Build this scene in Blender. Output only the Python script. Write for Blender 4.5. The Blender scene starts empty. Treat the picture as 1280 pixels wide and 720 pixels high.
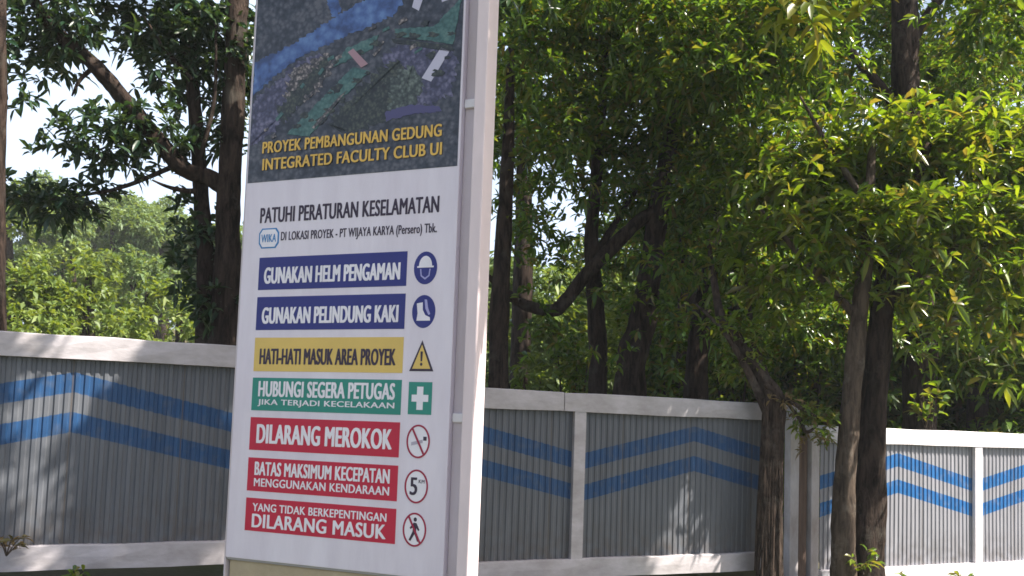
import bpy, bmesh, math, random
import numpy as np
from mathutils import Vector, Matrix

# ------------------------------------------------------------------ camera, world, sun, exposure
S = bpy.context.scene
C = S.collection
R = math.radians
EYE = Vector((0, 0, 1.6))
F = 1100.0                     # focal length in pixels of a 1280 px wide picture
cam = bpy.data.cameras.new('camera')
cam.sensor_width = 36
cam.lens = F / 1280 * 36
cam.shift_y = 93 / 1280
cam.clip_start = 0.05
cam.clip_end = 2000
camo = bpy.data.objects.new('camera', cam)
C.objects.link(camo)
CR = Matrix.Rotation(R(94), 3, 'X') @ Matrix.Rotation(R(2), 3, 'Z')
camo.matrix_world = Matrix.Translation(EYE) @ CR.to_4x4()
S.camera = camo

SUN_AZ = Vector((0.96, -0.28, 0)).normalized()
SUN_EL = R(50)
SUN = Vector((SUN_AZ.x * math.cos(SUN_EL), SUN_AZ.y * math.cos(SUN_EL), math.sin(SUN_EL)))
w = bpy.data.worlds.new('World')
S.world = w
w.use_nodes = True
nt = w.node_tree
nt.nodes.clear()
sky = nt.nodes.new('ShaderNodeTexSky')
sky.sky_type = 'NISHITA'
sky.sun_disc = False
sky.sun_elevation = SUN_EL
sky.sun_rotation = math.atan2(SUN.x, SUN.y)
sky.air_density = 1.0
sky.dust_density = 5.0
sky.ozone_density = 1.0
bg = nt.nodes.new('ShaderNodeBackground')
bg.inputs[1].default_value = 0.068
wo = nt.nodes.new('ShaderNodeOutputWorld')
wtc = nt.nodes.new('ShaderNodeTexCoord')
wsep = nt.nodes.new('ShaderNodeSeparateXYZ')
nt.links.new(wtc.outputs['Generated'], wsep.inputs[0])
wno = nt.nodes.new('ShaderNodeTexNoise')
wno.inputs['Scale'].default_value = 3.0
wno.inputs['Detail'].default_value = 6
nt.links.new(wtc.outputs['Generated'], wno.inputs['Vector'])
wad = nt.nodes.new('ShaderNodeMath')
wad.operation = 'SUBTRACT'
nt.links.new(wno.outputs['Fac'], wad.inputs[0])
nt.links.new(wsep.outputs[2], wad.inputs[1])
wrp = nt.nodes.new('ShaderNodeMapRange')
wrp.inputs['From Min'].default_value = -0.12
wrp.inputs['From Max'].default_value = 0.16
nt.links.new(wad.outputs[0], wrp.inputs['Value'])
wmx = nt.nodes.new('ShaderNodeMix')
wmx.data_type = 'RGBA'
wmx.inputs[7].default_value = (5.4, 6.5, 8.2, 1)
nt.links.new(wrp.outputs[0], wmx.inputs[0])
nt.links.new(sky.outputs[0], wmx.inputs[6])
nt.links.new(wmx.outputs[2], bg.inputs[0])
nt.links.new(bg.outputs[0], wo.inputs[0])
sun = bpy.data.lights.new('sun', 'SUN')
sun.energy = 5.0
sun.angle = R(0.5)
sun.color = (1.0, 0.93, 0.82)
suno = bpy.data.objects.new('sun', sun)
suno.rotation_euler = SUN.to_track_quat('Z', 'Y').to_euler()
suno.location = (10, -3, 20)
C.objects.link(suno)
S.view_settings.view_transform = 'Standard'
S.view_settings.look = 'None'
S.view_settings.gamma = 1
S.view_settings.use_curve_mapping = False
S.view_settings.exposure = 1.42
S.render.engine = 'CYCLES'
S.cycles.filter_width = 1.6
S.cycles.max_bounces = 6
S.cycles.diffuse_bounces = 3
S.cycles.glossy_bounces = 2
S.cycles.transmission_bounces = 4
S.cycles.caustics_reflective = False
S.cycles.caustics_refractive = False

rng = np.random.default_rng(11)
random.seed(4)


def at(x, y, Y):
    """world point seen at photo pixel (x, y) on the vertical plane Y metres ahead"""
    d = CR @ Vector(((x - 640) / F, -(y - 453) / F, -1))
    return EYE + d * (Y / d.y)


def ground_z(x, y):
    g = 0.10 - 0.052 * max(-12, min(12, x))
    t = max(0.0, min(1.0, (y - 13) / 50))
    return g + 6.5 * t * t * (3 - 2 * t) * (1.0 if x < 5 else max(0.35, 1 - (x - 5) / 40))


# ------------------------------------------------------------------ materials
MATS = {}


def mat(name, col, rough=0.6, spec=0.3, var=0.0, scale=4.0, bump=0.0, bscale=30.0, metal=0.0, col2=None, stretch=(1, 1, 1)):
    if name in MATS:
        return MATS[name]
    m = bpy.data.materials.new(name)
    m.use_nodes = True
    n = m.node_tree
    b = n.nodes['Principled BSDF']
    b.inputs['Roughness'].default_value = rough
    b.inputs['Metallic'].default_value = metal
    b.inputs['Specular IOR Level'].default_value = spec
    b.inputs['Base Color'].default_value = (*col, 1)
    if var or col2 or bump:
        tc = n.nodes.new('ShaderNodeTexCoord')
        mp = n.nodes.new('ShaderNodeMapping')
        mp.inputs['Scale'].default_value = stretch
        n.links.new(tc.outputs['Object'], mp.inputs[0])
    if var or col2:
        no = n.nodes.new('ShaderNodeTexNoise')
        no.inputs['Scale'].default_value = scale
        no.inputs['Detail'].default_value = 6
        no.inputs['Roughness'].default_value = 0.65
        n.links.new(mp.outputs[0], no.inputs['Vector'])
        r = n.nodes.new('ShaderNodeValToRGB')
        r.color_ramp.elements[0].position = 0.32
        r.color_ramp.elements[1].position = 0.68
        c2 = col2 or tuple(c * (1 - var) for c in col)
        r.color_ramp.elements[0].color = (*c2, 1)
        r.color_ramp.elements[1].color = (*col, 1)
        n.links.new(no.outputs['Fac'], r.inputs[0])
        n.links.new(r.outputs[0], b.inputs['Base Color'])
    if bump:
        n2 = n.nodes.new('ShaderNodeTexNoise')
        n2.inputs['Scale'].default_value = bscale
        n2.inputs['Detail'].default_value = 5
        n.links.new(mp.outputs[0], n2.inputs['Vector'])
        bp = n.nodes.new('ShaderNodeBump')
        bp.inputs['Strength'].default_value = bump
        bp.inputs['Distance'].default_value = 0.03
        n.links.new(n2.outputs['Fac'], bp.inputs['Height'])
        n.links.new(bp.outputs[0], b.inputs['Normal'])
    MATS[name] = m
    return m


def leaf_mat(name, cols, trans=0.4, rough=0.38, spec=0.4):
    m = bpy.data.materials.new(name)
    m.use_nodes = True
    n = m.node_tree
    b = n.nodes['Principled BSDF']
    out = n.nodes['Material Output']
    g = n.nodes.new('ShaderNodeNewGeometry')
    r = n.nodes.new('ShaderNodeValToRGB')
    r.color_ramp.interpolation = 'LINEAR'
    els = r.color_ramp.elements
    while len(els) < len(cols):
        els.new(0.5)
    for i, c in enumerate(cols):
        els[i].position = i / (len(cols) - 1)
        els[i].color = (*c, 1)
    n.links.new(g.outputs['Random Per Island'], r.inputs[0])
    n.links.new(r.outputs[0], b.inputs['Base Color'])
    b.inputs['Roughness'].default_value = rough
    b.inputs['Specular IOR Level'].default_value = spec
    t = n.nodes.new('ShaderNodeBsdfTranslucent')
    hs = n.nodes.new('ShaderNodeMix')
    hs.data_type = 'RGBA'
    hs.blend_type = 'MULTIPLY'
    hs.inputs[0].default_value = 1
    n.links.new(r.outputs[0], hs.inputs[6])
    hs.inputs[7].default_value = (1.9, 1.7, 0.5, 1)
    n.links.new(hs.outputs[2], t.inputs[0])
    mx = n.nodes.new('ShaderNodeMixShader')
    mx.inputs[0].default_value = trans
    n.links.new(b.outputs[0], mx.inputs[1])
    n.links.new(t.outputs[0], mx.inputs[2])
    n.links.new(mx.outputs[0], out.inputs['Surface'])
    MATS[name] = m
    return m


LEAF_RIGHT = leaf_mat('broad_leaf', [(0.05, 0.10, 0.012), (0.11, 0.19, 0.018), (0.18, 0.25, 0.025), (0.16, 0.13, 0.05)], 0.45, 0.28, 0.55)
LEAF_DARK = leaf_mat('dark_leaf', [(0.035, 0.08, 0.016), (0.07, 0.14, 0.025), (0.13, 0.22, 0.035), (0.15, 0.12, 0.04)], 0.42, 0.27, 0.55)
LEAF_SHINY = leaf_mat('shiny_leaf', [(0.018, 0.046, 0.026), (0.03, 0.066, 0.034), (0.055, 0.09, 0.035)], 0.25, 0.33, 0.45)
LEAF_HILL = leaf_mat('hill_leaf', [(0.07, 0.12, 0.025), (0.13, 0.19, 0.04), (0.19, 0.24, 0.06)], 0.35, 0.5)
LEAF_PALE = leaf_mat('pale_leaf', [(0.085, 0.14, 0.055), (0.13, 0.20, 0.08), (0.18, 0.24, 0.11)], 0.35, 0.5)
LEAF_YELLOW = leaf_mat('yellow_leaf', [(0.09, 0.14, 0.02), (0.15, 0.18, 0.03), (0.20, 0.18, 0.04)], 0.5)
LEAF_DRY = leaf_mat('dry_leaf', [(0.16, 0.11, 0.05), (0.20, 0.14, 0.06), (0.10, 0.10, 0.03)], 0.3)
def bark_mat(name, ridge, crack, lichen, scale=16.0):
    m = bpy.data.materials.new(name)
    m.use_nodes = True
    n = m.node_tree
    N, Lk = n.nodes, n.links
    b = N['Principled BSDF']
    b.inputs['Roughness'].default_value = 0.92
    b.inputs['Specular IOR Level'].default_value = 0.12
    tc = N.new('ShaderNodeTexCoord')
    mp = N.new('ShaderNodeMapping')
    mp.inputs['Scale'].default_value = (1, 1, 0.22)
    Lk.new(tc.outputs['Object'], mp.inputs[0])
    a = N.new('ShaderNodeTexNoise')
    a.inputs['Scale'].default_value = scale
    a.inputs['Detail'].default_value = 9
    a.inputs['Roughness'].default_value = 0.72
    a.inputs['Distortion'].default_value = 0.6
    Lk.new(mp.outputs[0], a.inputs['Vector'])
    r1 = N.new('ShaderNodeValToRGB')
    e = r1.color_ramp.elements
    e[0].position, e[1].position = 0.40, 0.60
    e[0].color, e[1].color = (*crack, 1), (*ridge, 1)
    Lk.new(a.outputs['Fac'], r1.inputs[0])
    p = N.new('ShaderNodeTexNoise')
    p.inputs['Scale'].default_value = 3.4
    p.inputs['Detail'].default_value = 7
    p.inputs['Roughness'].default_value = 0.7
    Lk.new(tc.outputs['Object'], p.inputs['Vector'])
    r2 = N.new('ShaderNodeMapRange')
    r2.inputs['From Min'].default_value = 0.54
    r2.inputs['From Max'].default_value = 0.66
    r2.inputs['To Max'].default_value = 0.75
    Lk.new(p.outputs['Fac'], r2.inputs['Value'])
    mx = N.new('ShaderNodeMix')
    mx.data_type = 'RGBA'
    Lk.new(r2.outputs[0], mx.inputs[0])
    Lk.new(r1.outputs[0], mx.inputs[6])
    mx.inputs[7].default_value = (*lichen, 1)
    Lk.new(mx.outputs[2], b.inputs['Base Color'])
    bp = N.new('ShaderNodeBump')
    bp.inputs['Strength'].default_value = 1.0
    bp.inputs['Distance'].default_value = 0.05
    Lk.new(a.outputs['Fac'], bp.inputs['Height'])
    Lk.new(bp.outputs[0], b.inputs['Normal'])
    MATS[name] = m
    return m


BARK = bark_mat('bark', (0.06, 0.042, 0.034), (0.010, 0.007, 0.006), (0.075, 0.066, 0.055))
BARK_GREY = bark_mat('grey_bark', (0.13, 0.098, 0.076), (0.05, 0.037, 0.03), (0.17, 0.145, 0.12))
BARK_RED = bark_mat('red_root_bark', (0.095, 0.068, 0.054), (0.022, 0.016, 0.013), (0.12, 0.10, 0.085), 20.0)


# ------------------------------------------------------------------ helpers
def link(name, me, m, parent=None):
    o = bpy.data.objects.new(name, me)
    C.objects.link(o)
    if m:
        me.materials.append(m)
    if parent:
        o.parent = parent
    return o


def bm_obj(name, bm, m, parent=None, smooth=False):
    bmesh.ops.recalc_face_normals(bm, faces=bm.faces)
    me = bpy.data.meshes.new(name)
    bm.to_mesh(me)
    bm.free()
    if smooth:
        for p in me.polygons:
            p.use_smooth = True
    return link(name, me, m, parent)


def empty(name, loc, label, cat, group=None, rz=0):
    o = bpy.data.objects.new(name, None)
    o.empty_display_size = 0.1
    C.objects.link(o)
    o.location = loc
    o.rotation_euler = (0, 0, rz)
    tag(o, label, cat, group)
    return o


def tag(o, label, cat, group=None):
    o['label'] = label
    o['category'] = cat
    if group:
        o['group'] = group
    return o


def box(bm, x0, x1, y0, y1, z0, z1, bev=0.0):
    vs = [bm.verts.new((x, y, z)) for x in (x0, x1) for y in (y0, y1) for z in (z0, z1)]
    fs = [bm.faces.new([vs[i] for i in q]) for q in ((0, 1, 3, 2), (4, 6, 7, 5), (0, 4, 5, 1), (2, 3, 7, 6), (0, 2, 6, 4), (1, 5, 7, 3))]
    if bev:
        es = list({e for f in fs for e in f.edges})
        bmesh.ops.bevel(bm, geom=es, offset=bev, segments=2, affect='EDGES', profile=0.5)
    return vs


def bx(name, x0, x1, y0, y1, z0, z1, m, parent, bev=0.004):
    bm = bmesh.new()
    box(bm, x0, x1, y0, y1, z0, z1, bev)
    return bm_obj(name, bm, m, parent)


def spline(pts, rad, n=6):
    P = [Vector(p) for p in pts]
    out, ro = [], []
    for i in range(len(P) - 1):
        p0, p1, p2, p3 = P[max(i - 1, 0)], P[i], P[i + 1], P[min(i + 2, len(P) - 1)]
        for k in range(n):
            t = k / n
            out.append(0.5 * (2 * p1 + (p2 - p0) * t + (2 * p0 - 5 * p1 + 4 * p2 - p3) * t * t + (3 * p1 - p0 - 3 * p2 + p3) * t ** 3))
            ro.append(rad[i] * (1 - t) + rad[i + 1] * t)
    out.append(P[-1])
    ro.append(rad[-1])
    return out, ro


def tube(bm, pts, rad, seg=10, n=9, rough=0.11):
    P, r = spline(pts, rad, n)
    rings = []
    ph = random.random() * 9
    for i, p in enumerate(P):
        d = (P[min(i + 1, len(P) - 1)] - P[max(i - 1, 0)]).normalized()
        a = d.cross(Vector((0.31, 0.9, 0.2)))
        if a.length < 0.1:
            a = d.cross(Vector((1, 0, 0)))
        a.normalize()
        b = d.cross(a)
        ring = []
        for k in range(seg):
            th = 2 * math.pi * k / seg
            q = r[i] * (1 + rough * (math.sin(3 * th + ph + i * 0.35) + 0.6 * math.sin(5 * th - i * 0.6 + ph)) + random.uniform(-1, 1) * rough * 0.5)
            ring.append(bm.verts.new(p + (a * math.cos(th) + b * math.sin(th)) * q))
        rings.append(ring)
    for i in range(len(rings) - 1):
        for k in range(seg):
            bm.faces.new((rings[i][k], rings[i][(k + 1) % seg], rings[i + 1][(k + 1) % seg], rings[i + 1][k]))
    bm.faces.new(rings[0])
    bm.faces.new(list(reversed(rings[-1])))


def unit(a):
    return a / np.maximum(np.linalg.norm(a, axis=-1, keepdims=True), 1e-9)


def leaves_mesh(name, base, dirs, length, width, m, parent, droop=0.25, fine=True):
    """base, dirs: (n,3); one folded five-point leaf per entry"""
    n = len(base)
    side = unit(np.cross(dirs, np.array([0, 0, 1.0]) + rng.normal(0, 0.45, (n, 3))))
    nor = np.cross(side, dirs)
    Lc = length[:, None]
    Wc = width[:, None]
    dz = np.zeros((n, 3))
    dz[:, 2] = -1
    mid = base + dirs * Lc * 0.5 + dz * Lc * droop * 0.15
    tip = base + dirs * Lc + dz * Lc * droop
    fold = nor * Wc * 0.22
    if fine:
        m1 = base + dirs * Lc * 0.28 + dz * Lc * droop * 0.04
        m2 = base + dirs * Lc * 0.66 + dz * Lc * droop * 0.36
        v = np.stack([base, m1 - side * Wc * 0.40 + fold, m1, m1 + side * Wc * 0.40 + fold, m2 - side * Wc * 0.46 + fold, m2, m2 + side * Wc * 0.46 + fold, tip], 1).reshape(-1, 3)
        idx = np.array([0, 2, 1, 0, 3, 2, 1, 2, 5, 1, 5, 4, 2, 3, 6, 2, 6, 5, 4, 5, 7, 5, 6, 7])
        tri = (np.arange(n)[:, None] * 8 + idx[None]).reshape(-1)
    else:
        v = np.stack([base, mid - side * Wc * 0.5 + fold, mid, mid + side * Wc * 0.5 + fold, tip], 1).reshape(-1, 3)
        idx = np.array([0, 2, 1, 0, 3, 2, 1, 2, 4, 2, 3, 4])
        tri = (np.arange(n)[:, None] * 5 + idx[None]).reshape(-1)
    me = bpy.data.meshes.new(name)
    me.vertices.add(len(v))
    me.vertices.foreach_set('co', v.astype(np.float32).ravel())
    me.loops.add(len(tri))
    me.loops.foreach_set('vertex_index', tri.astype(np.int32))
    nf = len(tri) // 3
    me.polygons.add(nf)
    me.polygons.foreach_set('loop_start', np.arange(0, 3 * nf, 3, dtype=np.int32))
    me.update(calc_edges=True)
    return link(name, me, m, parent)


def whorl_points(blobs, per_m3, shell=2.4):
    """blobs: (centre, rx, ry, rz, density factor) -> whorl centres and axes"""
    Ps, As = [], []
    for c, rx, ry, rz, k in blobs:
        n = max(3, int(per_m3 * k * 4.19 * rx * ry * rz))
        d = unit(rng.normal(0, 1, (n, 3)))
        r = rng.random(n) ** (1 / shell)
        # lumpy surface
        lump = 1 + 0.22 * np.sin(d[:, 0] * 4.1 + c[0] * 3) * np.sin(d[:, 1] * 3.7 + c[1]) + 0.18 * np.sin(d[:, 2] * 6 + c[2] * 5)
        p = d * (r * lump)[:, None] * np.array([rx, ry, rz]) + np.array(c)
        Ps.append(p)
        As.append(unit(d * 0.8 + np.array([0, 0, 0.55]) + rng.normal(0, 0.45, (n, 3))))
    return np.concatenate(Ps), np.concatenate(As)


def crown(name, parent, m, blobs, per_m3, L=0.18, W=0.05, k=7, keep=None, droop=0.25, shell=2.4, fine=True):
    P, A = whorl_points(blobs, per_m3, shell)
    if keep is not None:
        ok = keep(P)
        P, A = P[ok], A[ok]
    n = len(P)
    t1 = unit(np.cross(A, rng.normal(0, 1, (n, 3))))
    t2 = np.cross(A, t1)
    ks = np.arange(k)
    ph = rng.random((n, 1)) * 6.28 + ks[None] * (6.28 / k) + rng.normal(0, 0.25, (n, k))
    th = rng.uniform(0.5, 1.5, (n, k))
    D = (A[:, None] * np.cos(th)[..., None] + (t1[:, None] * np.cos(ph)[..., None] + t2[:, None] * np.sin(ph)[..., None]) * np.sin(th)[..., None])
    B = np.repeat(P[:, None], k, 1) + A[:, None] * rng.uniform(-0.3, 0.15, (n, k))[..., None] * L
    ln = rng.uniform(0.45, 1.2, (n, k)) * L
    wd = W * rng.uniform(0.7, 1.15, (n, k))
    use = rng.random((n, k)) < 0.9
    pb = parent.matrix_world.translation if parent else Vector()
    off = np.array(parent.location) if parent else 0
    return leaves_mesh(name, B[use] - off, unit(D[use]), ln[use], wd[use], m, parent, droop, fine)


def pb(px, py, Y, rx, ry=None, k=1.0, deep=None):
    """a foliage blob: centre given by photo pixel and distance, radii in photo pixels at that distance"""
    ry = ry or rx
    s = Y / F
    return (tuple(at(px, py, Y)), rx * s, (deep or (rx + ry) / 2.4 * s), ry * s, k)


def trunk_obj(parent, name, chains, m, seg=12):
    bm = bmesh.new()
    o = Vector(parent.location)
    for pts, rad in chains:
        tube(bm, [Vector(p) - o for p in pts], rad, seg)
    return bm_obj(name, bm, m, parent, True)


# ------------------------------------------------------------------ ground
def spaced(n, lim, p=2.6):
    t = np.linspace(-1, 1, n)
    return np.sign(t) * np.abs(t) ** p * lim


GR = mat('earth', (0.11, 0.085, 0.055), 0.95, 0.1, col2=(0.05, 0.075, 0.02), scale=0.9, bump=0.6, bscale=14)
gx = spaced(121, 600)
gy = spaced(121, 600) + 6
bm = bmesh.new()
V = [[bm.verts.new((x, y, ground_z(x, y) + 0.015 * math.sin(x * 3.1) * math.sin(y * 2.3))) for y in gy] for x in gx]
for i in range(120):
    for j in range(120):
        bm.faces.new((V[i][j], V[i + 1][j], V[i + 1][j + 1], V[i][j + 1]))
g = bm_obj('ground', bm, GR, None, True)
g['kind'] = 'structure'

# ------------------------------------------------------------------ fence
FA = R(24.31)
FU = Vector((math.cos(FA), math.sin(FA), 0))
F0 = Vector((0, 8.41, 0))


def fpos(s, z=0.0, out=0.0):
    return F0 + FU * s + Vector((FU.y, -FU.x, 0)) * out + Vector((0, 0, z))


def sheet_material(name, base, blue, peak, half=1.36, top=1.515, amp=0.31, sw=0.16, gap=0.31):
    """grey sheet metal with two blue zigzag bands painted across it (local x along the fence, z up)"""
    m = bpy.data.materials.new(name)
    m.use_nodes = True
    n = m.node_tree
    N, Lk = n.nodes, n.links
    b = N['Principled BSDF']
    tc = N.new('ShaderNodeTexCoord')
    sx = N.new('ShaderNodeSeparateXYZ')
    Lk.new(tc.outputs['Object'], sx.inputs[0])

    def mth(op, a, bb=None, cl=False):
        q = N.new('ShaderNodeMath')
        q.operation = op
        q.use_clamp = cl
        for i, v in enumerate((a, bb)):
            if v is None:
                continue
            if isinstance(v, (int, float)):
                q.inputs[i].default_value = v
            else:
                Lk.new(v, q.inputs[i])
        return q.outputs[0]
    u = mth('SUBTRACT', sx.outputs[0], peak)
    pp = mth('PINGPONG', u, half)                       # 0 at a peak, half at a trough
    zt = mth('SUBTRACT', top, mth('MULTIPLY', pp, amp / half))
    wob = N.new('ShaderNodeTexNoise')
    wob.inputs['Scale'].default_value = 3
    d = mth('SUBTRACT', zt, sx.outputs[2])             # distance below the band's upper edge
    d = mth('ADD', d, mth('MULTIPLY', mth('SUBTRACT', wob.outputs['Fac'], 0.5), 0.02))
    edge = 0.004

    def band(o):
        a = mth('MULTIPLY', mth('SUBTRACT', d, o), 1 / edge, True)
        c = mth('MULTIPLY', mth('SUBTRACT', o + sw, d), 1 / edge, True)
        return mth('MULTIPLY', a, c)
    k = mth('MAXIMUM', band(0), band(gap))
    dirt = N.new('ShaderNodeTexNoise')
    mp = N.new('ShaderNodeMapping')
    mp.inputs['Scale'].default_value = (5, 5, 0.6)
    Lk.new(tc.outputs['Object'], mp.inputs[0])
    Lk.new(mp.outputs[0], dirt.inputs['Vector'])
    dirt.inputs['Scale'].default_value = 2.2
    dirt.inputs['Detail'].default_value = 8
    rr = N.new('ShaderNodeValToRGB')
    rr.color_ramp.elements[0].position = 0.3
    rr.color_ramp.elements[1].position = 0.7
    rr.color_ramp.elements[0].color = (*[c * 0.72 for c in base], 1)
    rr.color_ramp.elements[1].color = (*base, 1)
    Lk.new(dirt.outputs['Fac'], rr.inputs[0])
    rb = N.new('ShaderNodeValToRGB')
    rb.color_ramp.elements[0].position = 0.3
    rb.color_ramp.elements[1].position = 0.7
    rb.color_ramp.elements[0].color = (*[c * 0.7 for c in blue], 1)
    rb.color_ramp.elements[1].color = (*blue, 1)
    Lk.new(dirt.outputs['Fac'], rb.inputs[0])
    mx = N.new('ShaderNodeMix')
    mx.data_type = 'RGBA'
    fade = N.new('ShaderNodeTexNoise')
    fade.inputs['Scale'].default_value = 9
    fade.inputs['Detail'].default_value = 6
    Lk.new(tc.outputs['Object'], fade.inputs['Vector'])
    fr = N.new('ShaderNodeMapRange')
    fr.inputs['From Min'].default_value = 0.30
    fr.inputs['From Max'].default_value = 0.48
    fr.inputs['To Min'].default_value = 0.62
    Lk.new(fade.outputs['Fac'], fr.inputs['Value'])
    k = mth('MULTIPLY', k, fr.outputs[0])
    Lk.new(k, mx.inputs[0])
    Lk.new(rr.outputs[0], mx.inputs[6])
    Lk.new(rb.outputs[0], mx.inputs[7])
    # mud splashed up from the ground and a dark line where one sheet laps the next
    mud = mth('MULTIPLY', mth('SUBTRACT', 0.62, sx.outputs[2]), 2.2, True)
    mud = mth('MULTIPLY', mud, mth('MULTIPLY', mth('SUBTRACT', fade.outputs['Fac'], 0.36), 3.0, True))
    lap = mth('LESS_THAN', mth('MODULO', mth('ADD', sx.outputs[0], 40.0), 0.816), 0.012)
    dk = mth('MAXIMUM', mth('MULTIPLY', mud, 0.65), mth('MULTIPLY', lap, 0.6))
    m2 = N.new('ShaderNodeMix')
    m2.data_type = 'RGBA'
    Lk.new(dk, m2.inputs[0])
    Lk.new(mx.outputs[2], m2.inputs[6])
    m2.inputs[7].default_value = (0.085, 0.065, 0.05, 1)
    Lk.new(m2.outputs[2], b.inputs['Base Color'])
    b.inputs['Roughness'].default_value = 0.5
    b.inputs['Metallic'].default_value = 0.0
    b.inputs['Specular IOR Level'].default_value = 0.35
    return m


WHITE_SUNLIT = mat('fence_white_sunlit', (0.74, 0.71, 0.75), 0.6, 0.3, col2=(0.60, 0.57, 0.60), scale=2.5, bump=0.15, bscale=9, stretch=(1, 1, 2))  # same rail paint made lighter, sunlight put into the colour
WHITE_SHADED = mat('fence_white_shaded', (0.48, 0.45, 0.48), 0.6, 0.3, col2=(0.33, 0.305, 0.315), scale=3.5, bump=0.15, bscale=9, stretch=(1, 1, 2))  # same rail paint made darker, shade put into the colour


def corrugated(name, s0, s1, z0, z1, m, parent, pitch=0.068, dep=0.011):
    bm = bmesh.new()
    prof = ((0.0, 0), (0.36, 0), (0.5, 1), (0.86, 1))
    xs = []
    k = int((s1 - s0) / pitch)
    for i in range(k):
        for a, d in prof:
            xs.append((s0 + (i + a) * pitch, d * dep))
    xs.append((s1, 0))
    zs = [z0 + (z1 - z0) * i / 6 for i in range(7)]
    cols = [[bm.verts.new((x, d + 0.004 * math.sin(x * 2.1 + z * 1.7), z)) for z in zs] for x, d in xs]
    for i in range(len(cols) - 1):
        for j in range(6):
            bm.faces.new((cols[i][j], cols[i + 1][j], cols[i + 1][j + 1], cols[i][j + 1]))
    o = bm_obj(name, bm, m, parent)
    md = o.modifiers.new('thick', 'SOLIDIFY')
    md.thickness = 0.0015
    return o


def rail_obj(name, x0, x1, z0, z1, m, parent):
    n = max(2, int((x1 - x0) / 0.35))
    bm = bmesh.new()
    rings = []
    for i in range(n + 1):
        x = x0 + (x1 - x0) * i / n
        a, b, c = (random.uniform(-0.005, 0.005) for _ in range(3))
        rings.append([bm.verts.new((x, y, z)) for y, z in ((-0.055 + a, z0 + b), (-0.058 + a + c, (z0 + z1) / 2), (-0.055 + a, z1 - 0.008 + c), (-0.045 + a, z1 + c), (0.045, z1 + c), (0.045, z0 + b))])
    for i in range(n):
        for k in range(6):
            bm.faces.new((rings[i][k], rings[i][(k + 1) % 6], rings[i + 1][(k + 1) % 6], rings[i + 1][k]))
    bm.faces.new(rings[0])
    bm.faces.new(list(reversed(rings[-1])))
    return bm_obj(name, bm, m, parent)


def fence(label, s0, s1, z, peak, posts, seams, base=(0.122, 0.130, 0.150), blue=(0.018, 0.068, 0.175), white=None, H=1.8, rail=0.185):  # default sheet and band colours have the shade mixed in
    t = empty('fence', fpos(s0, z), label, 'fence', rz=FA)
    wm = white or WHITE_SHADED
    L = s1 - s0
    # rails in lengths that butt together at the seams
    cuts = [0.0] + [q - s0 for q in seams] + [L]
    for a, b in zip(cuts, cuts[1:]):
        dz = random.uniform(-0.005, 0.005)
        rail_obj('top_rail', a + 0.004, b - 0.004, H - rail + dz, H + dz, wm, t)
    rail_obj('bottom_rail', 0, L, 0.0, rail, wm, t)
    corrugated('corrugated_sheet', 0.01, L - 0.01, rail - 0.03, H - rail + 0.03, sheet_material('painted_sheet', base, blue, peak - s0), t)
    for p in posts:
        bx('post', p - s0 - 0.065, p - s0 + 0.065, -0.050, -0.004, rail - 0.012, H - rail + 0.012, wm, t, 0.004)
    return t


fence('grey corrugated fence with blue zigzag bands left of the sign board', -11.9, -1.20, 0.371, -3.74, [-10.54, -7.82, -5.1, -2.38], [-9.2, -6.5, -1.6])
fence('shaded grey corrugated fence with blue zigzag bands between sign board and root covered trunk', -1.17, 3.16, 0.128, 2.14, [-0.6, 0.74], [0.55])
fence('sunlit corrugated fence with bright blue zigzag bands right of the twin trunk tree', 3.86, 15.2, -0.10, 5.07, [6.40, 9.1, 11.8, 14.5], [7.75, 10.5, 13.2], base=(0.29, 0.29, 0.325), blue=(0.018, 0.13, 0.36), white=WHITE_SUNLIT)  # same sheet and bands, brightened in colour to stand for sun

# gate posts between the two right hand fences
GW = mat('old_white_paint', (0.60, 0.57, 0.60), 0.7, 0.2, col2=(0.36, 0.31, 0.30), scale=5, bump=0.3, bscale=16, stretch=(1, 1, 0.4))
WOOD = mat('weathered_wood', (0.20, 0.14, 0.11), 0.85, 0.15, col2=(0.09, 0.06, 0.05), scale=12, bump=0.5, bscale=40, stretch=(1, 1, 0.08))


def gate_post(name, s, hw, z1, m, label, cat, yo=0.0, cap=True):
    t = empty(name, fpos(s, ground_z(*fpos(s)[:2]) - 0.05), label, cat, rz=FA)
    bx('shaft', -hw, hw, -0.05 + yo, 0.05 + yo, 0, z1, m, t, 0.006)
    if cap:
        bx('cap', -hw - 0.008, hw + 0.008, -0.058 + yo, 0.058 + yo, z1 + 0.001, z1 + 0.03, m, t, 0.005)
    return t


gate_post('gate_post', 3.455, 0.062, 2.0, GW, 'tall white gate post beside the root covered trunk', 'post')
gate_post('wooden_board', 3.60, 0.062, 1.70, WOOD, 'weathered brown upright board between two white gate posts', 'board', 0.03, False)
gate_post('gate_post', 3.755, 0.058, 1.80, GW, 'short white gate post behind the left stem of the twin trunk tree', 'post')

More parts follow.
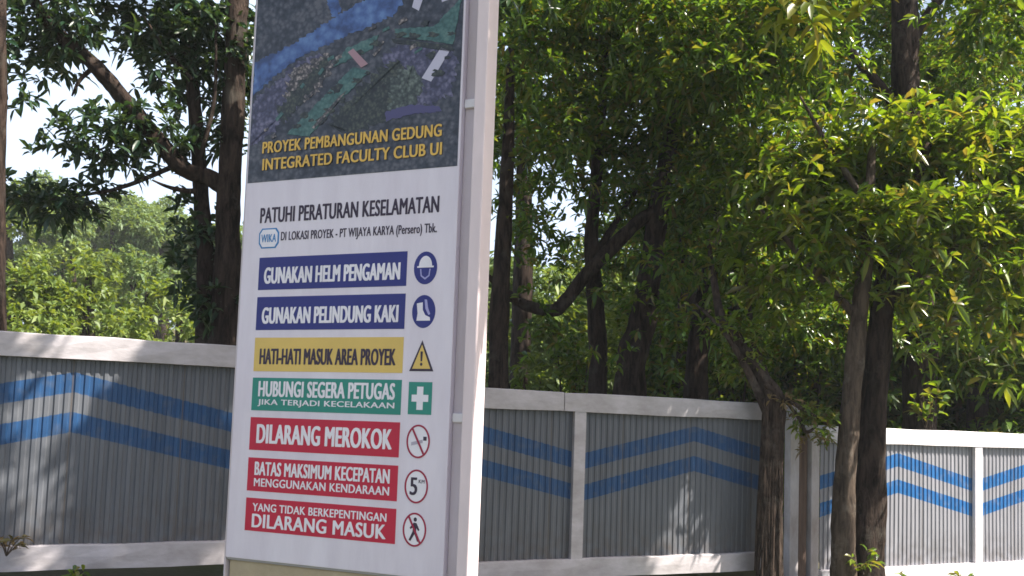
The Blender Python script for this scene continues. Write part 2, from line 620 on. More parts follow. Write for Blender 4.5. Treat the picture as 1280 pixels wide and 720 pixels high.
# ------------------------------------------------------------------ sign board
SA = R(-21.64)
SB = Vector((-1.802, 5.8, 0))
SB.z = ground_z(SB.x, SB.y) - 0.06
sign = empty('sign_board', SB, 'tall white safety sign board with blue yellow green and red bars on a beige plinth', 'sign', rz=SA)
SZ = SB.z                      # heights below are above datum; local z = height - SZ
PANEL = mat('panel_vinyl', (0.74, 0.68, 0.755), 0.42, 0.35, col2=(0.64, 0.575, 0.65), scale=2.2, bump=0.25, bscale=3.5, stretch=(2.2, 2.2, 0.45))
PILLAR = mat('pillar_paint', (0.76, 0.64, 0.66), 0.6, 0.3, col2=(0.64, 0.54, 0.56), scale=2.2, bump=0.15, bscale=12, stretch=(1, 1, 0.4))  # pinkish tint stands in for bounced light
PLINTH = mat('plinth_concrete', (0.50, 0.41, 0.28), 0.85, 0.15, col2=(0.40, 0.32, 0.22), scale=4, bump=0.4, bscale=25)
BACKING = mat('side_panel_paint', (0.62, 0.55, 0.60), 0.6, 0.25, col2=(0.50, 0.43, 0.44), scale=2, stretch=(1, 1, 0.3))


def Z(z):
    return z - SZ


def sbx(name, u0, u1, y0, y1, z0, z1, m, parent=sign, bev=0.004):
    return bx(name, u0, u1, y0, y1, Z(z0), Z(z1), m, parent, bev)


TOP = 5.35
sbx('face_panel', -0.02, 1.552, 0.0, 0.06, 0.672, TOP, PANEL)
sbx('plinth', -0.01, 1.60, 0.03, 0.36, SZ, 0.655, PLINTH, bev=0.01)
sbx('bottom_lip', -0.015, 1.55, 0.012, 0.055, 0.657, 0.671, mat('grey_metal', (0.35, 0.33, 0.33), 0.5), bev=0.002)
sbx('back_panel', 0.0, 1.552, 0.062, 0.20, 0.656, TOP, BACKING)
sbx('side_panel', 1.5525, 1.6475, 0.05, 0.21, 0.45, TOP + 0.01, BACKING)
sbx('pillar', 1.648, 1.725, -0.035, 0.118, SZ, TOP + 0.05, PILLAR, bev=0.008)
sbx('edge_column', -0.035, -0.0205, 0.005, 0.21, 0.45, TOP, BACKING)
CLIP = mat('clip_steel', (0.72, 0.68, 0.70), 0.4, 0.5)
for zc in (1.625, 3.54):
    sbx('clamp', 1.5535, 1.647, 0.030, 0.049, zc - 0.028, zc + 0.028, CLIP, bev=0.006)

_ink = {}


def ink(name, col, rough=0.5):
    return mat(name, col, rough, 0.3, var=0.12, scale=3)


NAVY = ink('navy_print', (0.028, 0.034, 0.20))
YEL = ink('yellow_print', (0.72, 0.50, 0.14))
GRN = ink('green_print', (0.03, 0.25, 0.20))
RED = ink('red_print', (0.52, 0.020, 0.055))
WHT = ink('white_print', (0.82, 0.78, 0.84))
BLK = ink('dark_print', (0.045, 0.03, 0.055))
GOLD = ink('gold_print', (0.74, 0.46, 0.10))
LBLUE = ink('light_blue_print', (0.05, 0.22, 0.50))
RINGR = ink('ring_print', (0.34, 0.02, 0.06))


def poly(name, pts, m, parent, depth=0.0, th=0.0012):
    """flat printed patch of (u, height) points on the face, front at -depth-th"""
    bm = bmesh.new()
    a = [bm.verts.new((u, -depth, Z(z))) for u, z in pts]
    b = [bm.verts.new((u, -depth - th, Z(z))) for u, z in pts]
    bm.faces.new(a)
    bm.faces.new(list(reversed(b)))
    for i in range(len(a)):
        j = (i + 1) % len(a)
        bm.faces.new((a[i], b[i], b[j], a[j]))
    return bm_obj(name, bm, m, parent)


def rect(name, u0, u1, z0, z1, m, parent, depth=0.0, th=0.0012):
    return poly(name, [(u0, z0), (u1, z0), (u1, z1), (u0, z1)], m, parent, depth, th)


def ell(cu, cz, ru, rz, n=32, a0=0.0, a1=2 * math.pi, close=False):
    return [(cu + ru * math.cos(a0 + (a1 - a0) * i / (n - (1 if close else 0))), cz + rz * math.sin(a0 + (a1 - a0) * i / (n - (1 if close else 0)))) for i in range(n)]


def ring(name, cu, cz, ru, rz, t, m, parent, depth, th=0.0012):
    bm = bmesh.new()
    n = 40
    v = []
    for i in range(n):
        c, s = math.cos(6.28319 * i / n), math.sin(6.28319 * i / n)
        v.append([bm.verts.new((cu + (ru - k * t) * c, -depth - f * th, Z(cz + (rz - k * t) * s))) for k in (0, 1) for f in (0, 1)])
    for i in range(n):
        a, b = v[i], v[(i + 1) % n]
        bm.faces.new((a[1], b[1], b[3], a[3]))
        bm.faces.new((a[0], b[0], b[1], a[1]))
        bm.faces.new((a[2], a[3], b[3], b[2]))
    return bm_obj(name, bm, m, parent)


def text(body, u0, u1, z0, z1, m, parent, depth, bold=0.02, th=0.0012):
    cu = bpy.data.curves.new('lettering', 'FONT')
    cu.body = body
    cu.extrude = 0.001
    cu.space_character = 1.06
    cu.resolution_u = 4
    to = bpy.data.objects.new('lettering', cu)
    C.objects.link(to)
    dg = bpy.context.evaluated_depsgraph_get()
    me = bpy.data.meshes.new_from_object(to.evaluated_get(dg))
    bpy.data.objects.remove(to)
    co = np.zeros(len(me.vertices) * 3, np.float32)
    me.vertices.foreach_get('co', co)
    co = co.reshape(-1, 3)
    lo, hi = co.min(0), co.max(0)
    fat = bold * 1.0 * (z1 - z0)
    q = np.empty_like(co)
    q[:, 0] = u0 + fat + (co[:, 0] - lo[0]) / (hi[0] - lo[0]) * (u1 - u0 - 2 * fat)
    q[:, 2] = Z(z0) + (co[:, 1] - lo[1]) / (hi[1] - lo[1]) * (z1 - z0)
    q[:, 1] = -depth - (co[:, 2] - lo[2]) / max(hi[2] - lo[2], 1e-6) * th
    # a bold face: the glyphs struck three times side by side, each a hair prouder
    bm = bmesh.new()
    for nk, (k, kz) in enumerate(((-1, -0.4), (-0.5, 0.4), (0, 0), (0.5, -0.4), (1, 0.4))):
        qq = q.copy()
        qq[:, 0] += k * fat
        qq[:, 2] += kz * fat * 0.8
        qq[:, 1] -= nk * 0.0001
        me.vertices.foreach_set('co', qq.ravel())
        me.update()
        bm.from_mesh(me)
    bm.to_mesh(me)
    bm.free()
    me.update()
    me.name = 'lettering'
    me.materials.clear()
    return link('lettering', me, m, parent)


# --- aerial picture at the top
def print_mat(name, dark, mid, light, cell=34.0, patch=5.0, rough=0.35):
    m = bpy.data.materials.new(name)
    m.use_nodes = True
    n = m.node_tree
    N, Lk = n.nodes, n.links
    b = N['Principled BSDF']
    b.inputs['Roughness'].default_value = rough
    b.inputs['Specular IOR Level'].default_value = 0.4
    tc = N.new('ShaderNodeTexCoord')
    v = N.new('ShaderNodeTexVoronoi')
    v.inputs['Scale'].default_value = cell
    a = N.new('ShaderNodeTexNoise')
    a.inputs['Scale'].default_value = patch
    a.inputs['Detail'].default_value = 8
    a.inputs['Roughness'].default_value = 0.7
    f = N.new('ShaderNodeTexNoise')
    f.inputs['Scale'].default_value = cell * 1.7
    f.inputs['Detail'].default_value = 3
    for q in (v, a, f):
        Lk.new(tc.outputs['Object'], q.inputs['Vector'])

    def mth(op, x, y):
        q = N.new('ShaderNodeMath')
        q.operation = op
        for i, k in enumerate((x, y)):
            if isinstance(k, float):
                q.inputs[i].default_value = k
            else:
                Lk.new(k, q.inputs[i])
        return q.outputs[0]
    t = mth('SUBTRACT', mth('ADD', mth('MULTIPLY', a.outputs['Fac'], 1.1), mth('MULTIPLY', f.outputs['Fac'], 0.6)), mth('MULTIPLY', v.outputs['Distance'], 0.55))
    r = N.new('ShaderNodeValToRGB')
    e = r.color_ramp.elements
    e.new(0.5)
    for i, (p, c) in enumerate(((0.32, dark), (0.56, mid), (0.84, light))):
        e[i].position = p
        e[i].color = (*c, 1)
    Lk.new(t, r.inputs[0])
    Lk.new(r.outputs[0], b.inputs['Base Color'])
    MATS[name] = m
    return m


PIC = print_mat('aerial_forest_print', (0.012, 0.016, 0.028), (0.036, 0.042, 0.062), (0.10, 0.10, 0.12), 27.0, 3.0)
pic = rect('aerial_picture', -0.012, 1.538, 3.146, TOP - 0.06, PIC, sign, 0.0005)
RIV = print_mat('river_print', (0.028, 0.055, 0.16), (0.055, 0.11, 0.30), (0.11, 0.20, 0.42), 14.0, 4.0)
ROOF = print_mat('green_roof_print', (0.025, 0.075, 0.075), (0.045, 0.12, 0.115), (0.09, 0.17, 0.16), 40.0, 9.0)
PGRY = print_mat('grey_ground_print', (0.02, 0.022, 0.03), (0.09, 0.08, 0.085), (0.36, 0.30, 0.28), 46.0, 12.0)
PVIO = print_mat('violet_ground_print', (0.025, 0.025, 0.055), (0.055, 0.055, 0.11), (0.16, 0.15, 0.24), 30.0, 9.0)
PWHT = mat('white_building_print', (0.50, 0.48, 0.60), 0.4)
PPNK = mat('pink_roof_print', (0.36, 0.22, 0.26), 0.4)
PTRE = print_mat('tree_patch_print', (0.008, 0.011, 0.016), (0.02, 0.027, 0.028), (0.07, 0.08, 0.06), 44.0, 10.0)


def ragged(pts, amp=0.012, n=5):
    """outline broken up like tree edges seen from the air"""
    out = []
    for i, (a, b) in enumerate(pts):
        c, d = pts[(i + 1) % len(pts)]
        m = max(2, int(math.hypot(c - a, d - b) / 0.012))
        for k in range(m):
            t = k / m
            q = amp * (0.9 * math.sin((i + t) * 9.7) * math.sin((i + t) * 23.0 + a * 40) + random.uniform(-0.75, 0.75))
            out.append((min(1.53, max(-0.008, a + (c - a) * t + q)), b + (d - b) * t - q * 0.8 + random.uniform(-0.3, 0.3) * amp))
    return out


D1 = 0.0020
poly('river', ragged([(-0.01, 3.98), (0.307, 4.07), (0.604, 4.20), (0.84, 4.29), (0.981, 4.37), (1.08, 4.55), (1.25, 4.75), (1.53, 4.95), (1.53, 4.6), (1.30, 4.45), (1.123, 4.246), (1.059, 4.16), (0.848, 4.10), (0.574, 4.031), (0.332, 3.963), (0.144, 3.851), (-0.01, 3.74)], 0.010), RIV, pic, D1)
poly('stream', ragged([(0.40, 5.0), (0.50, 5.0), (0.55, 4.6), (0.61, 4.36), (0.666, 4.235), (0.595, 4.205), (0.53, 4.36), (0.47, 4.6)], 0.008, 3), RIV, pic, D1 + 0.0002)
poly('river_bank', ragged([(-0.005, 3.72), (0.14, 3.80), (0.33, 3.93), (0.50, 3.98), (0.58, 3.92), (0.45, 3.75), (0.30, 3.58), (0.12, 3.44), (-0.005, 3.40)], 0.016), PVIO, pic, D1)
poly('village', ragged([(0.28, 3.86), (0.40, 3.92), (0.58, 3.97), (0.62, 3.87), (0.50, 3.72), (0.36, 3.64), (0.25, 3.70)], 0.02), PGRY, pic, D1 + 0.0004)
poly('tree_belt', ragged([(0.19, 3.62), (0.35, 3.78), (0.52, 3.92), (0.60, 3.95), (0.55, 3.82), (0.38, 3.64), (0.25, 3.53)], 0.016), PTRE, pic, D1 + 0.0006)
poly('campus_ground', ragged([(0.98, 3.90), (1.10, 3.96), (1.45, 3.90), (1.52, 3.80), (1.48, 3.60), (1.25, 3.52), (1.02, 3.62)], 0.02), PVIO, pic, D1)
poly('grove', ragged([(0.70, 3.60), (0.93, 3.80), (1.10, 3.86), (1.22, 3.70), (1.10, 3.48), (0.80, 3.42), (0.60, 3.48)], 0.025), PTRE, pic, D1 + 0.0004)
poly('lawn', ragged([(1.05, 3.75), (1.20, 3.82), (1.30, 3.66), (1.20, 3.50), (1.05, 3.52)], 0.02), print_mat('lawn_print', (0.018, 0.024, 0.028), (0.05, 0.065, 0.06), (0.14, 0.17, 0.15), 40.0, 8.0), pic, D1 + 0.0007)
poly('track', ragged([(1.02, 3.53), (1.20, 3.56), (1.40, 3.53), (1.42, 3.495), (1.2, 3.50), (1.03, 3.47)], 0.006), mat('track_print', (0.075, 0.07, 0.17), 0.4), pic, D1 + 0.0009)
D2 = D1 + 0.0016
poly('long_roof', ragged([(0.769, 3.852), (0.898, 3.812), (0.672, 3.628), (0.46, 3.422), (0.286, 3.454)], 0.004), ROOF, pic, D2)
poly('short_roof', ragged([(0.707, 3.981), (0.957, 4.045), (0.908, 3.955), (0.766, 3.909), (0.621, 3.87)], 0.005), ROOF, pic, D2)
poly('wide_roof', ragged([(1.062, 4.063), (1.339, 4.041), (1.525, 4.20), (1.479, 3.91), (1.082, 4.013)], 0.004), ROOF, pic, D2)
poly('roof_shade_strip', [(1.04, 4.005), (1.46, 3.905), (1.49, 3.875), (1.46, 3.865), (1.06, 3.975)], PTRE, pic, D2)
poly('white_building', [(1.396, 3.901), (1.456, 3.87), (1.338, 3.691), (1.272, 3.721)], PWHT, pic, D2)
poly('pink_building', [(0.727, 3.954), (0.766, 3.974), (0.881, 3.859), (0.833, 3.839)], PPNK, pic, D2 + 0.002)
poly('white_building', [(1.193, 4.235), (1.254, 4.226), (1.231, 4.158), (1.181, 4.189)], PWHT, pic, D2)
poly('white_building', [(1.38, 4.24), (1.45, 4.26), (1.44, 4.20), (1.39, 4.19)], PWHT, pic, D2)
poly('low_wall', [(0.679, 3.668), (0.732, 3.70), (0.654, 3.614), (0.50, 3.47), (0.48, 3.48)], PGRY, pic, D2 + 0.002)
# tree clumps that hide parts of the roofs and banks
for cx_, cz_ in [(0.36, 3.50), (0.47, 3.53), (0.42, 3.57), (0.55, 3.52), (0.60, 3.58), (0.70, 3.64), (0.66, 3.72), (0.80, 3.76), (0.88, 3.80), (0.60, 3.70), (0.64, 3.90), (0.80, 3.94), (0.93, 3.99), (1.10, 4.02), (1.20, 4.0), (1.33, 3.99), (1.46, 3.98), (1.28, 4.07), (1.38, 3.74), (1.33, 3.86), (1.44, 3.83)]:
    r_ = random.uniform(0.014, 0.034)
    ph_ = random.random() * 6
    poly('tree_clump', [(cx_ + r_ * (1 + 0.35 * math.sin(3 * t_ + ph_) + random.uniform(-0.25, 0.25)) * math.cos(t_) * 1.3, cz_ + r_ * (1 + 0.3 * math.sin(2 * t_ + ph_) + random.uniform(-0.25, 0.25)) * math.sin(t_) * 0.8) for t_ in [k * 6.2832 / 18 for k in range(18)]], PTRE, pic, D2 + 0.0014)
# small houses of the village and campus
for hx, hz_, kk in [(0.33, 3.86, 0), (0.37, 3.90, 1), (0.30, 3.78, 1), (0.42, 3.84, 0), (0.47, 3.90, 0), (0.39, 3.77, 2), (0.46, 3.70, 1), (0.53, 3.85, 2), (0.60, 3.93, 2), (0.66, 3.93, 0), (0.94, 3.93, 0), (0.97, 3.98, 1), (1.0, 4.07, 2), (0.90, 4.09, 0), (0.22, 3.58, 2), (0.12, 3.50, 1), (0.18, 3.45, 0), (1.20, 3.93, 0), (1.24, 3.90, 2), (1.12, 4.11, 1)]:
    a_ = random.uniform(0.3, 0.9)
    w_, h_ = random.uniform(0.018, 0.034), random.uniform(0.008, 0.014)
    ca, sa = math.cos(a_), math.sin(a_)
    poly('house_roof', [(hx + x * ca - y * sa, hz_ + x * sa + y * ca) for x, y in ((-w_, -h_), (w_, -h_), (w_, h_), (-w_, h_))], (PGRY, PGRY, ROOF)[kk], pic, D2 + 0.001)
text('PROYEK PEMBANGUNAN GEDUNG', 0.100, 1.428, 3.338, 3.415, GOLD, pic, D2 + 0.0045, 0.04)
text('INTEGRATED FACULTY CLUB UI', 0.107, 1.434, 3.223, 3.300, GOLD, pic, D2 + 0.0045, 0.04)

# --- heading
head = text('PATUHI PERATURAN KESELAMATAN', 0.107, 1.428, 2.868, 2.970, BLK, sign, 0.0006, 0.035)
head.name = 'heading'
sub = text('DI LOKASI PROYEK - PT WIJAYA KARYA (Persero) Tbk.', 0.281, 1.418, 2.727, 2.802, BLK, sign, 0.0006, 0.02)
sub.name = 'subheading'
lg = poly('logo', [(0.130, 2.831), (0.243, 2.831), (0.266, 2.80), (0.266, 2.73), (0.243, 2.697), (0.130, 2.697), (0.107, 2.73), (0.107, 2.80)], LBLUE, sign, 0.0004)
poly('logo_field', [(0.138, 2.822), (0.235, 2.822), (0.255, 2.795), (0.255, 2.735), (0.235, 2.706), (0.138, 2.706), (0.118, 2.735), (0.118, 2.795)], WHT, lg, 0.0020)
text('WIKA', 0.128, 0.246, 2.738, 2.790, LBLUE, lg, 0.0036, 0.02)

# --- the seven rule bars
RULES = [
    ((2.421, 2.636), NAVY, WHT, [('GUNAKAN HELM PENGAMAN', 0.165, 1.18, 2.462, 2.568, 0.045)]),
    ((2.156, 2.374), NAVY, WHT, [('GUNAKAN PELINDUNG KAKI', 0.165, 1.18, 2.198, 2.304, 0.045)]),
    ((1.886, 2.106), YEL, BLK, [('HATI-HATI MASUK AREA PROYEK', 0.165, 1.175, 1.932, 2.034, 0.04)]),
    ((1.631, 1.844), GRN, WHT, [('HUBUNGI SEGERA PETUGAS', 0.17, 1.18, 1.722, 1.822, 0.04), ('JIKA TERJADI KECELAKAAN', 0.17, 1.18, 1.658, 1.704, 0.035)]),
    ((1.374, 1.586), RED, WHT, [('DILARANG MEROKOK', 0.175, 1.175, 1.420, 1.542, 0.045)]),
    ((1.111, 1.325), RED, WHT, [('BATAS MAKSIMUM KECEPATAN', 0.175, 1.17, 1.214, 1.300, 0.04), ('MENGGUNAKAN KENDARAAN', 0.175, 1.17, 1.142, 1.194, 0.035)]),
    ((0.856, 1.066), RED, WHT, [('YANG TIDAK BERKEPENTINGAN', 0.175, 1.16, 0.984, 1.034, 0.035), ('DILARANG MASUK', 0.175, 1.16, 0.880, 0.966, 0.045)]),
]
for (z0, z1), mb, mt, lines in RULES:
    b = rect('rule_bar', 0.121, 1.224, z0, z1, mb, sign, 0.0005)
    for s, u0, u1, a, c, bold in lines:
        text(s, u0, u1, a, c, mt, b, 0.0022, bold)

# --- pictograms
IU, IZ, ru, rz = 1.352, None, 0.079, 0.101
D = 0.0022
# helmet
cz = 2.528
i = poly('helmet_symbol', ell(IU, cz, ru, rz), NAVY, sign, 0.0005)
poly('helmet', ell(IU, cz + 0.012, 0.044, 0.062, 20, 0, math.pi, True) + [(IU - 0.056, cz + 0.012), (IU - 0.056, cz + 0.002), (IU + 0.056, cz + 0.002), (IU + 0.056, cz + 0.012)], WHT, i, D)
poly('face_outline', [(IU - 0.036, cz - 0.006), (IU - 0.030, cz - 0.050), (IU, cz - 0.072), (IU + 0.030, cz - 0.050), (IU + 0.036, cz - 0.006), (IU + 0.028, cz - 0.006), (IU + 0.023, cz - 0.045), (IU, cz - 0.060), (IU - 0.023, cz - 0.045), (IU - 0.028, cz - 0.006)], mat('pale_blue_print', (0.35, 0.34, 0.60), 0.5), i, D)
# boot
cz = 2.261
i = poly('boot_symbol', ell(IU, cz, ru, rz), NAVY, sign, 0.0005)
poly('boot', [(IU - 0.048, cz + 0.050), (IU - 0.008, cz + 0.056), (IU - 0.006, cz + 0.010), (IU + 0.012, cz - 0.022), (IU + 0.044, cz - 0.036), (IU + 0.046, cz - 0.056), (IU - 0.046, cz - 0.056), (IU - 0.040, cz - 0.010)], WHT, i, D)
poly('trouser_leg', [(IU + 0.004, cz + 0.074), (IU + 0.020, cz + 0.072), (IU + 0.030, cz + 0.020), (IU + 0.046, cz - 0.016), (IU + 0.034, cz - 0.022), (IU + 0.012, cz + 0.016)], mat('pale_blue_print', (0.35, 0.34, 0.60), 0.5), i, D)
# warning triangle
cz = 1.986
i = poly('warning_symbol', [(IU, cz + 0.100), (IU + 0.082, cz - 0.088), (IU - 0.082, cz - 0.088)], BLK, sign, 0.0005)
poly('yellow_field', [(IU, cz + 0.072), (IU + 0.061, cz - 0.073), (IU - 0.061, cz - 0.073)], YEL, i, D)
poly('exclamation_mark', [(IU - 0.008, cz + 0.032), (IU + 0.008, cz + 0.032), (IU + 0.005, cz - 0.028), (IU - 0.005, cz - 0.028)], BLK, i, D + 0.0018)
poly('exclamation_dot', ell(IU, cz - 0.046, 0.008, 0.010, 12), BLK, i, D + 0.0018)
# first aid cross
cz = 1.735
i = rect('first_aid_symbol', IU - 0.079, IU + 0.079, cz - 0.098, cz + 0.098, GRN, sign, 0.0005)
a, b2, t = 0.056, 0.070, 0.021
poly('cross', [(IU - t, cz + b2), (IU + t, cz + b2), (IU + t, cz + t), (IU + a, cz + t), (IU + a, cz - t), (IU + t, cz - t), (IU + t, cz - b2), (IU - t, cz - b2), (IU - t, cz - t), (IU - a, cz - t), (IU - a, cz + t), (IU - t, cz + t)], WHT, i, D)


def slash(cz, parent, depth):
    c, s = math.cos(R(125)), math.sin(R(125))
    pts = []
    for k, q in ((1, 1), (1, -1), (-1, -1), (-1, 1)):
        pts.append((IU + k * 0.068 * c + q * 0.0055 * s, cz + k * 0.090 * s + q * 0.0055 * 0.8))
    return poly('slash', pts, RINGR, parent, depth)


# no smoking
cz = 1.476
i = poly('no_smoking_symbol', ell(IU, cz, ru, rz), WHT, sign, 0.0005)
ring('red_ring', IU, cz, ru, rz, 0.011, RINGR, i, D)
poly('cigarette', [(IU - 0.046, cz - 0.006), (IU + 0.030, cz + 0.012), (IU + 0.030, cz - 0.008), (IU - 0.046, cz - 0.026)], mat('grey_print', (0.42, 0.38, 0.46), 0.5), i, D)
poly('ember', [(IU + 0.034, cz + 0.030), (IU + 0.056, cz + 0.030), (IU + 0.056, cz + 0.006), (IU + 0.034, cz + 0.006)], BLK, i, D)
slash(cz, i, D + 0.0018)
# speed limit five
cz = 1.208
i = poly('speed_limit_symbol', ell(IU, cz, ru, rz), WHT, sign, 0.0005)
ring('red_ring', IU, cz, ru, rz, 0.011, RINGR, i, D)
text('5', IU - 0.043, IU + 0.008, cz - 0.052, cz + 0.052, BLK, i, D, 0.03)
text('KM', IU + 0.016, IU + 0.054, cz + 0.020, cz + 0.042, BLK, i, D, 0.01)
# no pedestrians
cz = 0.952
i = poly('no_entry_symbol', ell(IU, cz, ru, rz), WHT, sign, 0.0005)
ring('red_ring', IU, cz, ru, rz, 0.011, RINGR, i, D)
poly('walking_figure', [(IU - 0.006, cz + 0.042), (IU + 0.012, cz + 0.040), (IU + 0.034, cz + 0.000), (IU + 0.026, cz - 0.006), (IU + 0.012, cz + 0.010), (IU + 0.012, cz - 0.014), (IU + 0.034, cz - 0.066), (IU + 0.022, cz - 0.070), (IU + 0.002, cz - 0.026), (IU - 0.024, cz - 0.068), (IU - 0.036, cz - 0.062), (IU - 0.012, cz - 0.012), (IU - 0.010, cz + 0.012), (IU - 0.026, cz + 0.002), (IU - 0.032, cz + 0.010)], BLK, i, D)
poly('walking_figure_head', ell(IU + 0.003, cz + 0.060, 0.011, 0.013, 14), BLK, i, D)
slash(cz, i, D + 0.0018)


# ------------------------------------------------------------------ trees
def tree(name, base, label, cat='tree', group=None):
    return empty(name, Vector(base), label, cat, group)


def gbase(px, Y):
    p = at(px, 560, Y)
    return Vector((p.x, Y, ground_z(p.x, Y) - 0.08))


SUNv = np.array(SUN)


def no_shadow_on(targets, rad):
    """keep leaves whose shadow misses the given points (crowns are pruned so the sun reaches them)"""
    T = np.array(targets)

    def f(P):
        ok = np.ones(len(P), bool)
        for t in T:
            d = P - t
            k = d @ SUNv
            q = np.linalg.norm(d - k[:, None] * SUNv, axis=1)
            ok &= ~((k > 0) & (q < rad))
        return ok
    return f


lit_fence = [tuple(fpos(s, z, 0.06)) for s in np.arange(4.35, 9.5, 0.35) for z in (0.1, 0.6, 1.1, 1.6)]
pil = [tuple(Matrix.Rotation(SA, 3, 'Z') @ Vector((1.726, 0.04, 0)) + Vector((SB.x, SB.y, z))) for z in (0.3, 0.6, 0.9, 1.2, 1.5, 1.8)]
lit_fence += [tuple(at(1162, y, 11.15)) for y in (475, 495, 515, 530)]
keep_fence = no_shadow_on(lit_fence, 0.22)
keep_both = no_shadow_on(lit_fence + pil, 0.22)

# --- left tree behind the fence: two stems and a long leaning limb
b = gbase(283, 8.7)
T = tree('broadleaf_tree', b, 'dark forked tree with a long limb leaning left behind the left fence')
trunk_obj(T, 'trunk', [([b, at(280, 420, 8.7), at(285, 300, 8.7), at(291, 150, 8.7), at(297, -20, 8.7), at(305, -220, 8.8)], [0.19, 0.145, 0.12, 0.11, 0.10, 0.07])], BARK)
trunk_obj(T, 'stem', [([b + Vector((-0.1, 0.1, 0)), at(258, 420, 8.8), at(256, 300, 8.8), at(247, 180, 8.8), at(238, 60, 8.8), at(236, -160, 8.9)], [0.15, 0.10, 0.08, 0.072, 0.06, 0.04])], BARK)
trunk_obj(T, 'limb', [([at(288, 245, 8.7), at(262, 222, 8.7), at(222, 205, 8.6), at(165, 135, 8.5), at(118, 82, 8.4), at(62, 30, 8.3), at(20, -40, 8.2)], [0.07, 0.08, 0.085, 0.08, 0.07, 0.055, 0.035])], BARK)
tw = []
for (a, c, e) in [((250, 200), (268, 120), (270, 20)), ((160, 130), (150, 170), (120, 190)), ((215, 200), (190, 180), (170, 180)), ((222, 205), (150, 235), (60, 250)), ((240, 100), (205, 60), (180, 20)), ((118, 82), (100, 100), (90, 120)), ((245, 240), (215, 235), (190, 225))]:
    tw.append(([at(*a, 8.6), at(*c, 8.55), at(*e, 8.5)], [0.03, 0.02, 0.008]))
trunk_obj(T, 'twig', tw, BARK, 6)
crown('crown', T, LEAF_SHINY, [pb(60, 25, 8.3, 75, 45, 1.0), pb(30, 90, 8.3, 45, 25, 0.6), pb(160, 25, 9.0, 60, 45), pb(215, 60, 8.7, 55, 60), pb(285, 60, 8.9, 50, 90, 1.1), pb(190, 60, 9.0, 40, 35, 0.8),
      pb(85, 75, 8.9, 45, 30, 1.0), pb(25, 130, 8.2, 40, 22, 0.8), pb(235, 20, 8.7, 60, 50, 1.0), pb(280, 150, 8.9, 25, 60, 0.9), pb(185, 100, 8.9, 35, 25, 0.7), pb(40, 55, 8.5, 50, 30, 1.0), pb(225, 120, 9.0, 30, 40, 0.7), pb(60, 150, 8.6, 30, 16, 0.5), pb(125, 170, 8.4, 65, 40, 1.2), pb(190, 165, 8.5, 55, 38), pb(90, 190, 8.4, 40, 22, 0.7), pb(150, 205, 8.5, 60, 22, 0.9), pb(235, 190, 8.7, 40, 40, 0.6), pb(70, 255, 8.6, 60, 28, 2.0), pb(25, 240, 8.6, 35, 26, 1.5), pb(120, 240, 8.6, 40, 20, 1.0), pb(230, 330, 8.8, 26, 50, 1.0), pb(268, 380, 8.7, 36, 40, 1.8), pb(255, 300, 8.9, 40, 55, 1.3),
      pb(60, -110, 8.4, 130, 90, 0.8), pb(240, -130, 8.8, 140, 100, 0.8), ((-0.6, 8.0, 5.9), 0.9, 0.6, 0.6, 0.8), ((-1.5, 8.2, 5.2), 0.8, 0.6, 0.7, 0.8), ((-1.9, 8.4, 4.2), 0.6, 0.5, 0.6, 0.8)], 330, 0.15, 0.05, 7)  # last three blobs are unseen, added to shade the trunk

b = gbase(2, 7.6)
T = tree('broadleaf_tree', b, 'brown trunk cut off by the left edge of the photo')
trunk_obj(T, 'trunk', [([b, at(-6, 420, 7.6), at(-4, 200, 7.6), at(-3, 0, 7.6), at(-10, -200, 7.7)], [0.12, 0.085, 0.07, 0.066, 0.05])], BARK)
crown('crown', T, LEAF_SHINY, [pb(-60, 40, 7.7, 80, 60), pb(-30, -150, 7.8, 140, 90)], 160, 0.17, 0.055, 7)

# --- twin trunk tree in front of the right fence
b = gbase(1062, 9.3)
T = tree('twin_trunk_tree', b, 'grey twin trunk tree with bright sunlit leaves in front of the right fence')
trunk_obj(T, 'trunk', [([at(1052, 770, 9.3), at(1054, 700, 9.3), at(1059, 560, 9.28), at(1070, 430, 9.25), at(1082, 330, 9.2), at(1090, 180, 9.2)], [0.15, 0.125, 0.100, 0.09, 0.075, 0.035])], BARK_GREY, 20)
trunk_obj(T, 'stem', [([at(1082, 775, 9.42), at(1083, 700, 9.42), at(1090, 560, 9.42), at(1098, 430, 9.42), at(1112, 330, 9.4), at(1160, 180, 9.35)], [0.20, 0.17, 0.142, 0.128, 0.10, 0.04])], BARK, 20)
trunk_obj(T, 'limb', [([at(1075, 400, 9.25), at(1010, 330, 9.3), at(950, 260, 9.4)], [0.05, 0.035, 0.012]), ([at(1105, 380, 9.4), at(1180, 320, 9.3), at(1250, 280, 9.3)], [0.05, 0.035, 0.012]), ([at(1088, 260, 9.2), at(1040, 190, 9.2), at(1000, 120, 9.1)], [0.05, 0.03, 0.01])], BARK_GREY, 7)
crown('crown', T, LEAF_RIGHT, [pb(1000, 215, 9.5, 90, 60), pb(1120, 170, 9.3, 90, 55, 1.1), pb(1225, 180, 9.4, 100, 55, 1.1), pb(1055, 285, 9.1, 100, 55, 1.1), pb(1170, 280, 9.1, 105, 65, 1.1), pb(1265, 300, 9.2, 80, 60), pb(1250, 385, 9.3, 75, 50, 0.9), pb(955, 295, 9.6, 65, 50, 0.8), pb(1125, 365, 9.1, 90, 40, 0.7), pb(1000, 345, 9.3, 60, 35, 0.6), pb(1330, 230, 9.4, 90, 100), pb(1185, 385, 9.2, 70, 35, 0.7), pb(1265, 455, 9.4, 55, 35, 0.6), pb(965, 375, 9.5, 55, 40, 0.6), pb(1150, 440, 9.3, 35, 25, 0.35)], 145, 0.215, 0.060, 7, keep_fence)
